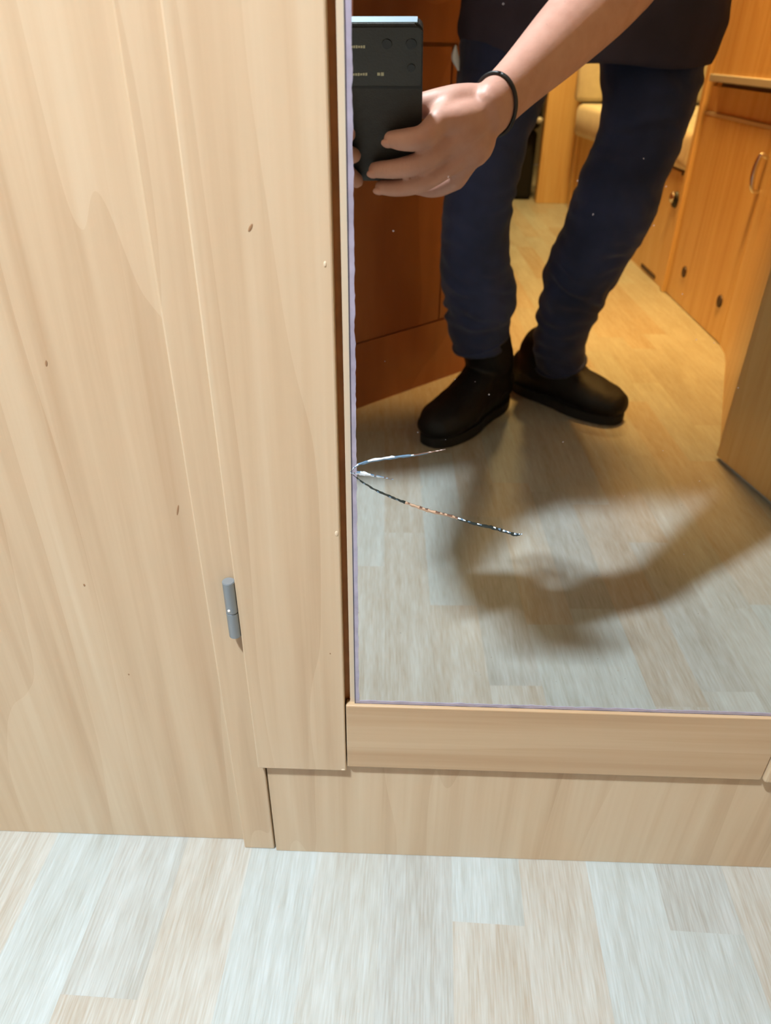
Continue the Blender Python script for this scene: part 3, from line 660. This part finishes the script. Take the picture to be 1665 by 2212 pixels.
# fingernails (right hand, facing the mirror)
def nail(J, r):
    d = (J[3] - J[2]).normalized(); n = Vector(FWD); n = (n - d * n.dot(d)).normalized(); s = d.cross(n)
    c = J[3] + n * (r * 0.72) + d * (r * 0.25)
    mb = MB(); mb.ball(c, (r * 0.62, r * 0.82, r * 0.30), 14, Matrix((s, d, n)).transposed()); mb.build('fingernail', M_NAIL, person)
for J, r in ((FI, 0.0085), (FM, 0.0085), (FR, 0.008)): nail(J, r)
# bracelet cord
bc0 = R_WR + (R_EL - R_WR) * 0.045; ax = (R_EL - R_WR).normalized(); u = Vector(UP); u = (u - ax * u.dot(ax)).normalized(); v_ = ax.cross(u)
pts = []; mb = MB()
for i in range(25):
    a = 2 * math.pi * i / 24; pts.append(T(bc0 + u * 0.0305 * math.cos(a) + v_ * 0.0245 * math.sin(a) + ax * 0.004 * math.cos(a), 0.0021))
mb.tube(pts, n=8, k=2, ref=tuple(ax), round_ends=False); o = mb.build('bracelet', M_BLACK, person); o['label'] = 'thin black cord bracelet'
# hair, eyes
mb = MB(); mb.ball(hd + tilt @ Vector((0, -0.014, 0.016)), (0.080, 0.098, 0.103), 28, tilt)
hair = mb.build('hair', M_HAIR, person, voxel=0.006, smooth=2); displace(hair, lambda c, n: 0.005 * noise.noise(c * 60))
for s in (-1, 1):
    mb = MB(); mb.ball(hd + tilt @ Vector((s * 0.030, 0.083, 0.004)), 0.0115, 14); mb.build('eye', M_EYE, person)
# jeans: silhouettes (left px, right px) at image rows, real depth y
j = MB()
leg(j, LEFT); leg(j, RIGHTL)
j.tube([(0.265, -0.985, 0.735, 0.165, 0.10), (0.265, -0.985, 0.77, 0.180, 0.118), (0.245, -0.965, 0.82, 0.165, 0.112)], n=30)
jeans = j.build('jeans', M_JEAN, person, voxel=0.0038, smooth=5)
def folds(c, n):
    leg_u = c.z
    k = 0.5 + 0.5 * max(0, 1 - abs(c.z - 0.22) / 0.16)
    f = math.sin(c.z * 150 + 5 * noise.noise(c * 14) + c.x * 40) * noise.noise(c * 17 + Vector((3, 1, 7)))
    g = noise.noise(c * 28) * 0.5
    return 0.0085 * k * f + 0.003 * g
displace(jeans, folds); jeans['label'] = 'dark blue jeans with creased rolled hems'
for (row, mat_n) in ((LEFT, 0), (RIGHTL, 1)):       # rolled hems
    (py, xl, xr, y) = row[0]; (py2, xl2, xr2, y2) = row[1]
    c = mp((xl + xr) / 2, py, y); c2 = mp((xl2 + xr2) / 2, py2, y2); r = (xr - xl) / 2 / scale_at(c)
    ax = (c2 - c).normalized(); mb = MB(); pts = []
    uu = Vector((1, 0, 0)); uu = (uu - ax * uu.dot(ax)).normalized(); vv = ax.cross(uu)
    for i in range(25):
        a = 2 * math.pi * i / 24; pts.append(T(c + ax * 0.004 + uu * (r + 0.0005) * math.cos(a) + vv * (r + 0.0005) * math.sin(a) + ax * (0.022 if mat_n == 0 else 0.0) * (0.5 + 0.5 * math.cos(a)), 0.0045))
    mb.tube(pts, n=8, k=2, ref=tuple(ax), round_ends=False); mb.build('hem', M_JEAN, jeans)
# shirt with short sleeves, hanging open below
s = MB()
s.tube([(0.272, -0.955, 0.606, 0.196, 0.118), (0.272, -0.955, 0.66, 0.204, 0.138), (0.262, -0.950, 0.76, 0.190, 0.138), (0.150, -0.84, 0.910, 0.178, 0.125), (0.085, -0.755, 1.00, 0.190, 0.125), (0.062, -0.705, 1.055, 0.165, 0.10), (0.058, -0.70, 1.10, 0.085, 0.072)], n=34, k=6, round_ends=False)
s.tube([T(R_SH + Vector((-0.06, 0, 0.0)), 0.075), T(R_SH, 0.076), T(R_SH.lerp(R_EL, 0.62), 0.069)], n=22, round_ends=False)
s.tube([T(L_SH + Vector((0.06, 0, 0.0)), 0.073), T(L_SH, 0.073), T(L_SH.lerp(L_EL, 0.7), 0.066)], n=22, round_ends=False)
shirt = s.build('shirt', M_SHIRT, person, voxel=0.005, smooth=5)
displace(shirt, lambda c, n: 0.007 * noise.noise(Vector((c.x * 9, c.y * 9, c.z * 26))) + 0.004 * math.sin(c.z * 90 + 6 * noise.noise(c * 8)) * noise.noise(c * 7))
shirt['label'] = 'loose charcoal short-sleeved shirt'
# boots
def boot(heel, toe, shaft_top, ankle, label, rs):
    h3, t3 = Vector((*heel, 0)), Vector((*toe, 0)); d = (t3 - h3).normalized(); sd = Vector((d.y, -d.x, 0)); Ln = (t3 - h3).length
    at = lambda f, z, o=0: h3 + d * (Ln * f) + Vector((0, 0, z)) + sd * o
    mb = MB()
    mb.tube([(*at(0.10, 0.050), 0.033, 0.043), (*at(0.28, 0.053), 0.038, 0.047), (*at(0.50, 0.050), 0.044, 0.043), (*at(0.70, 0.043), 0.049, 0.036), (*at(0.86, 0.038), 0.046, 0.030), (*at(0.93, 0.035), 0.038, 0.026)], n=28, k=6, ref=tuple(sd))
    mb.tube([(*at(0.22, 0.05), 0.043, 0.047), (*at(0.25, 0.10), 0.042, 0.050), T(ankle, rs, rs), T(shaft_top, rs * 1.06, rs * 1.06)], n=28, k=6, ref=tuple(sd), round_ends=False)
    mb.tube([(*at(0.34, 0.095), 0.036, 0.022), (*at(0.52, 0.078), 0.036, 0.018), (*at(0.66, 0.064), 0.034, 0.014)], n=20, ref=tuple(sd))
    o = mb.build('boot', M_BOOT, person, voxel=0.0035, smooth=6); o['label'] = label
    for v in o.data.vertices:
        if v.co.z < 0.012: v.co.z = 0.012
    displace(o, lambda c, n: 0.0018 * noise.noise(c * 45))
    # sole
    out = []
    for i in range(40):
        a = 2 * math.pi * i / 40; f = 0.5 + 0.515 * math.cos(a); wd = 0.040 + 0.012 * f - 0.010 * math.exp(-((f - 0.42) / 0.15) ** 2)
        out.append(at(f, 0) + sd * wd * (abs(math.sin(a)) ** 0.75) * (1 if math.sin(a) >= 0 else -1))
    sl = prism('sole', [(p.x, p.y) for p in out], 0.0, 0.020, M_SOLE, o, r=0.002)
    for i in range(5):
        f = 0.36 + 0.065 * i; z = 0.118 - 0.0145 * i
        lm = MB(); lm.tube([(*at(f, z - 0.010, -0.026), 0.0024), (*at(f + 0.008, z + 0.004, 0), 0.0026), (*at(f, z - 0.010, 0.026), 0.0024)], n=8, k=4); lm.build('lace', M_SOLE, o)
    return o
boot((0.212, -1.030), (0.052, -0.812), mp(1035, 690, -0.955), Vector((0.165, -0.965, 0.125)), 'tall black boot with its shaft showing below the hem', 0.047)
boot((0.243, -1.108), (0.430, -0.930), mp(1207, 745, -1.03), Vector((0.300, -1.050, 0.115)), 'black laced boot turned outwards', 0.040)
# small pale key tag at the pocket
mb = MB(); q0, q1, q2 = mp(984, 100, -0.90), mp(983, 122, -0.90), mp(990, 150, -0.90)
mb.tube([T(q0, 0.002, 0.002), T(q1, 0.006, 0.003), T(q1.lerp(q2, 0.5), 0.005, 0.003), T(q2, 0.002, 0.002)], n=12)
o = mb.build('key_tag', M_ALU, person); o['label'] = 'small pale tag hanging at the pocket'
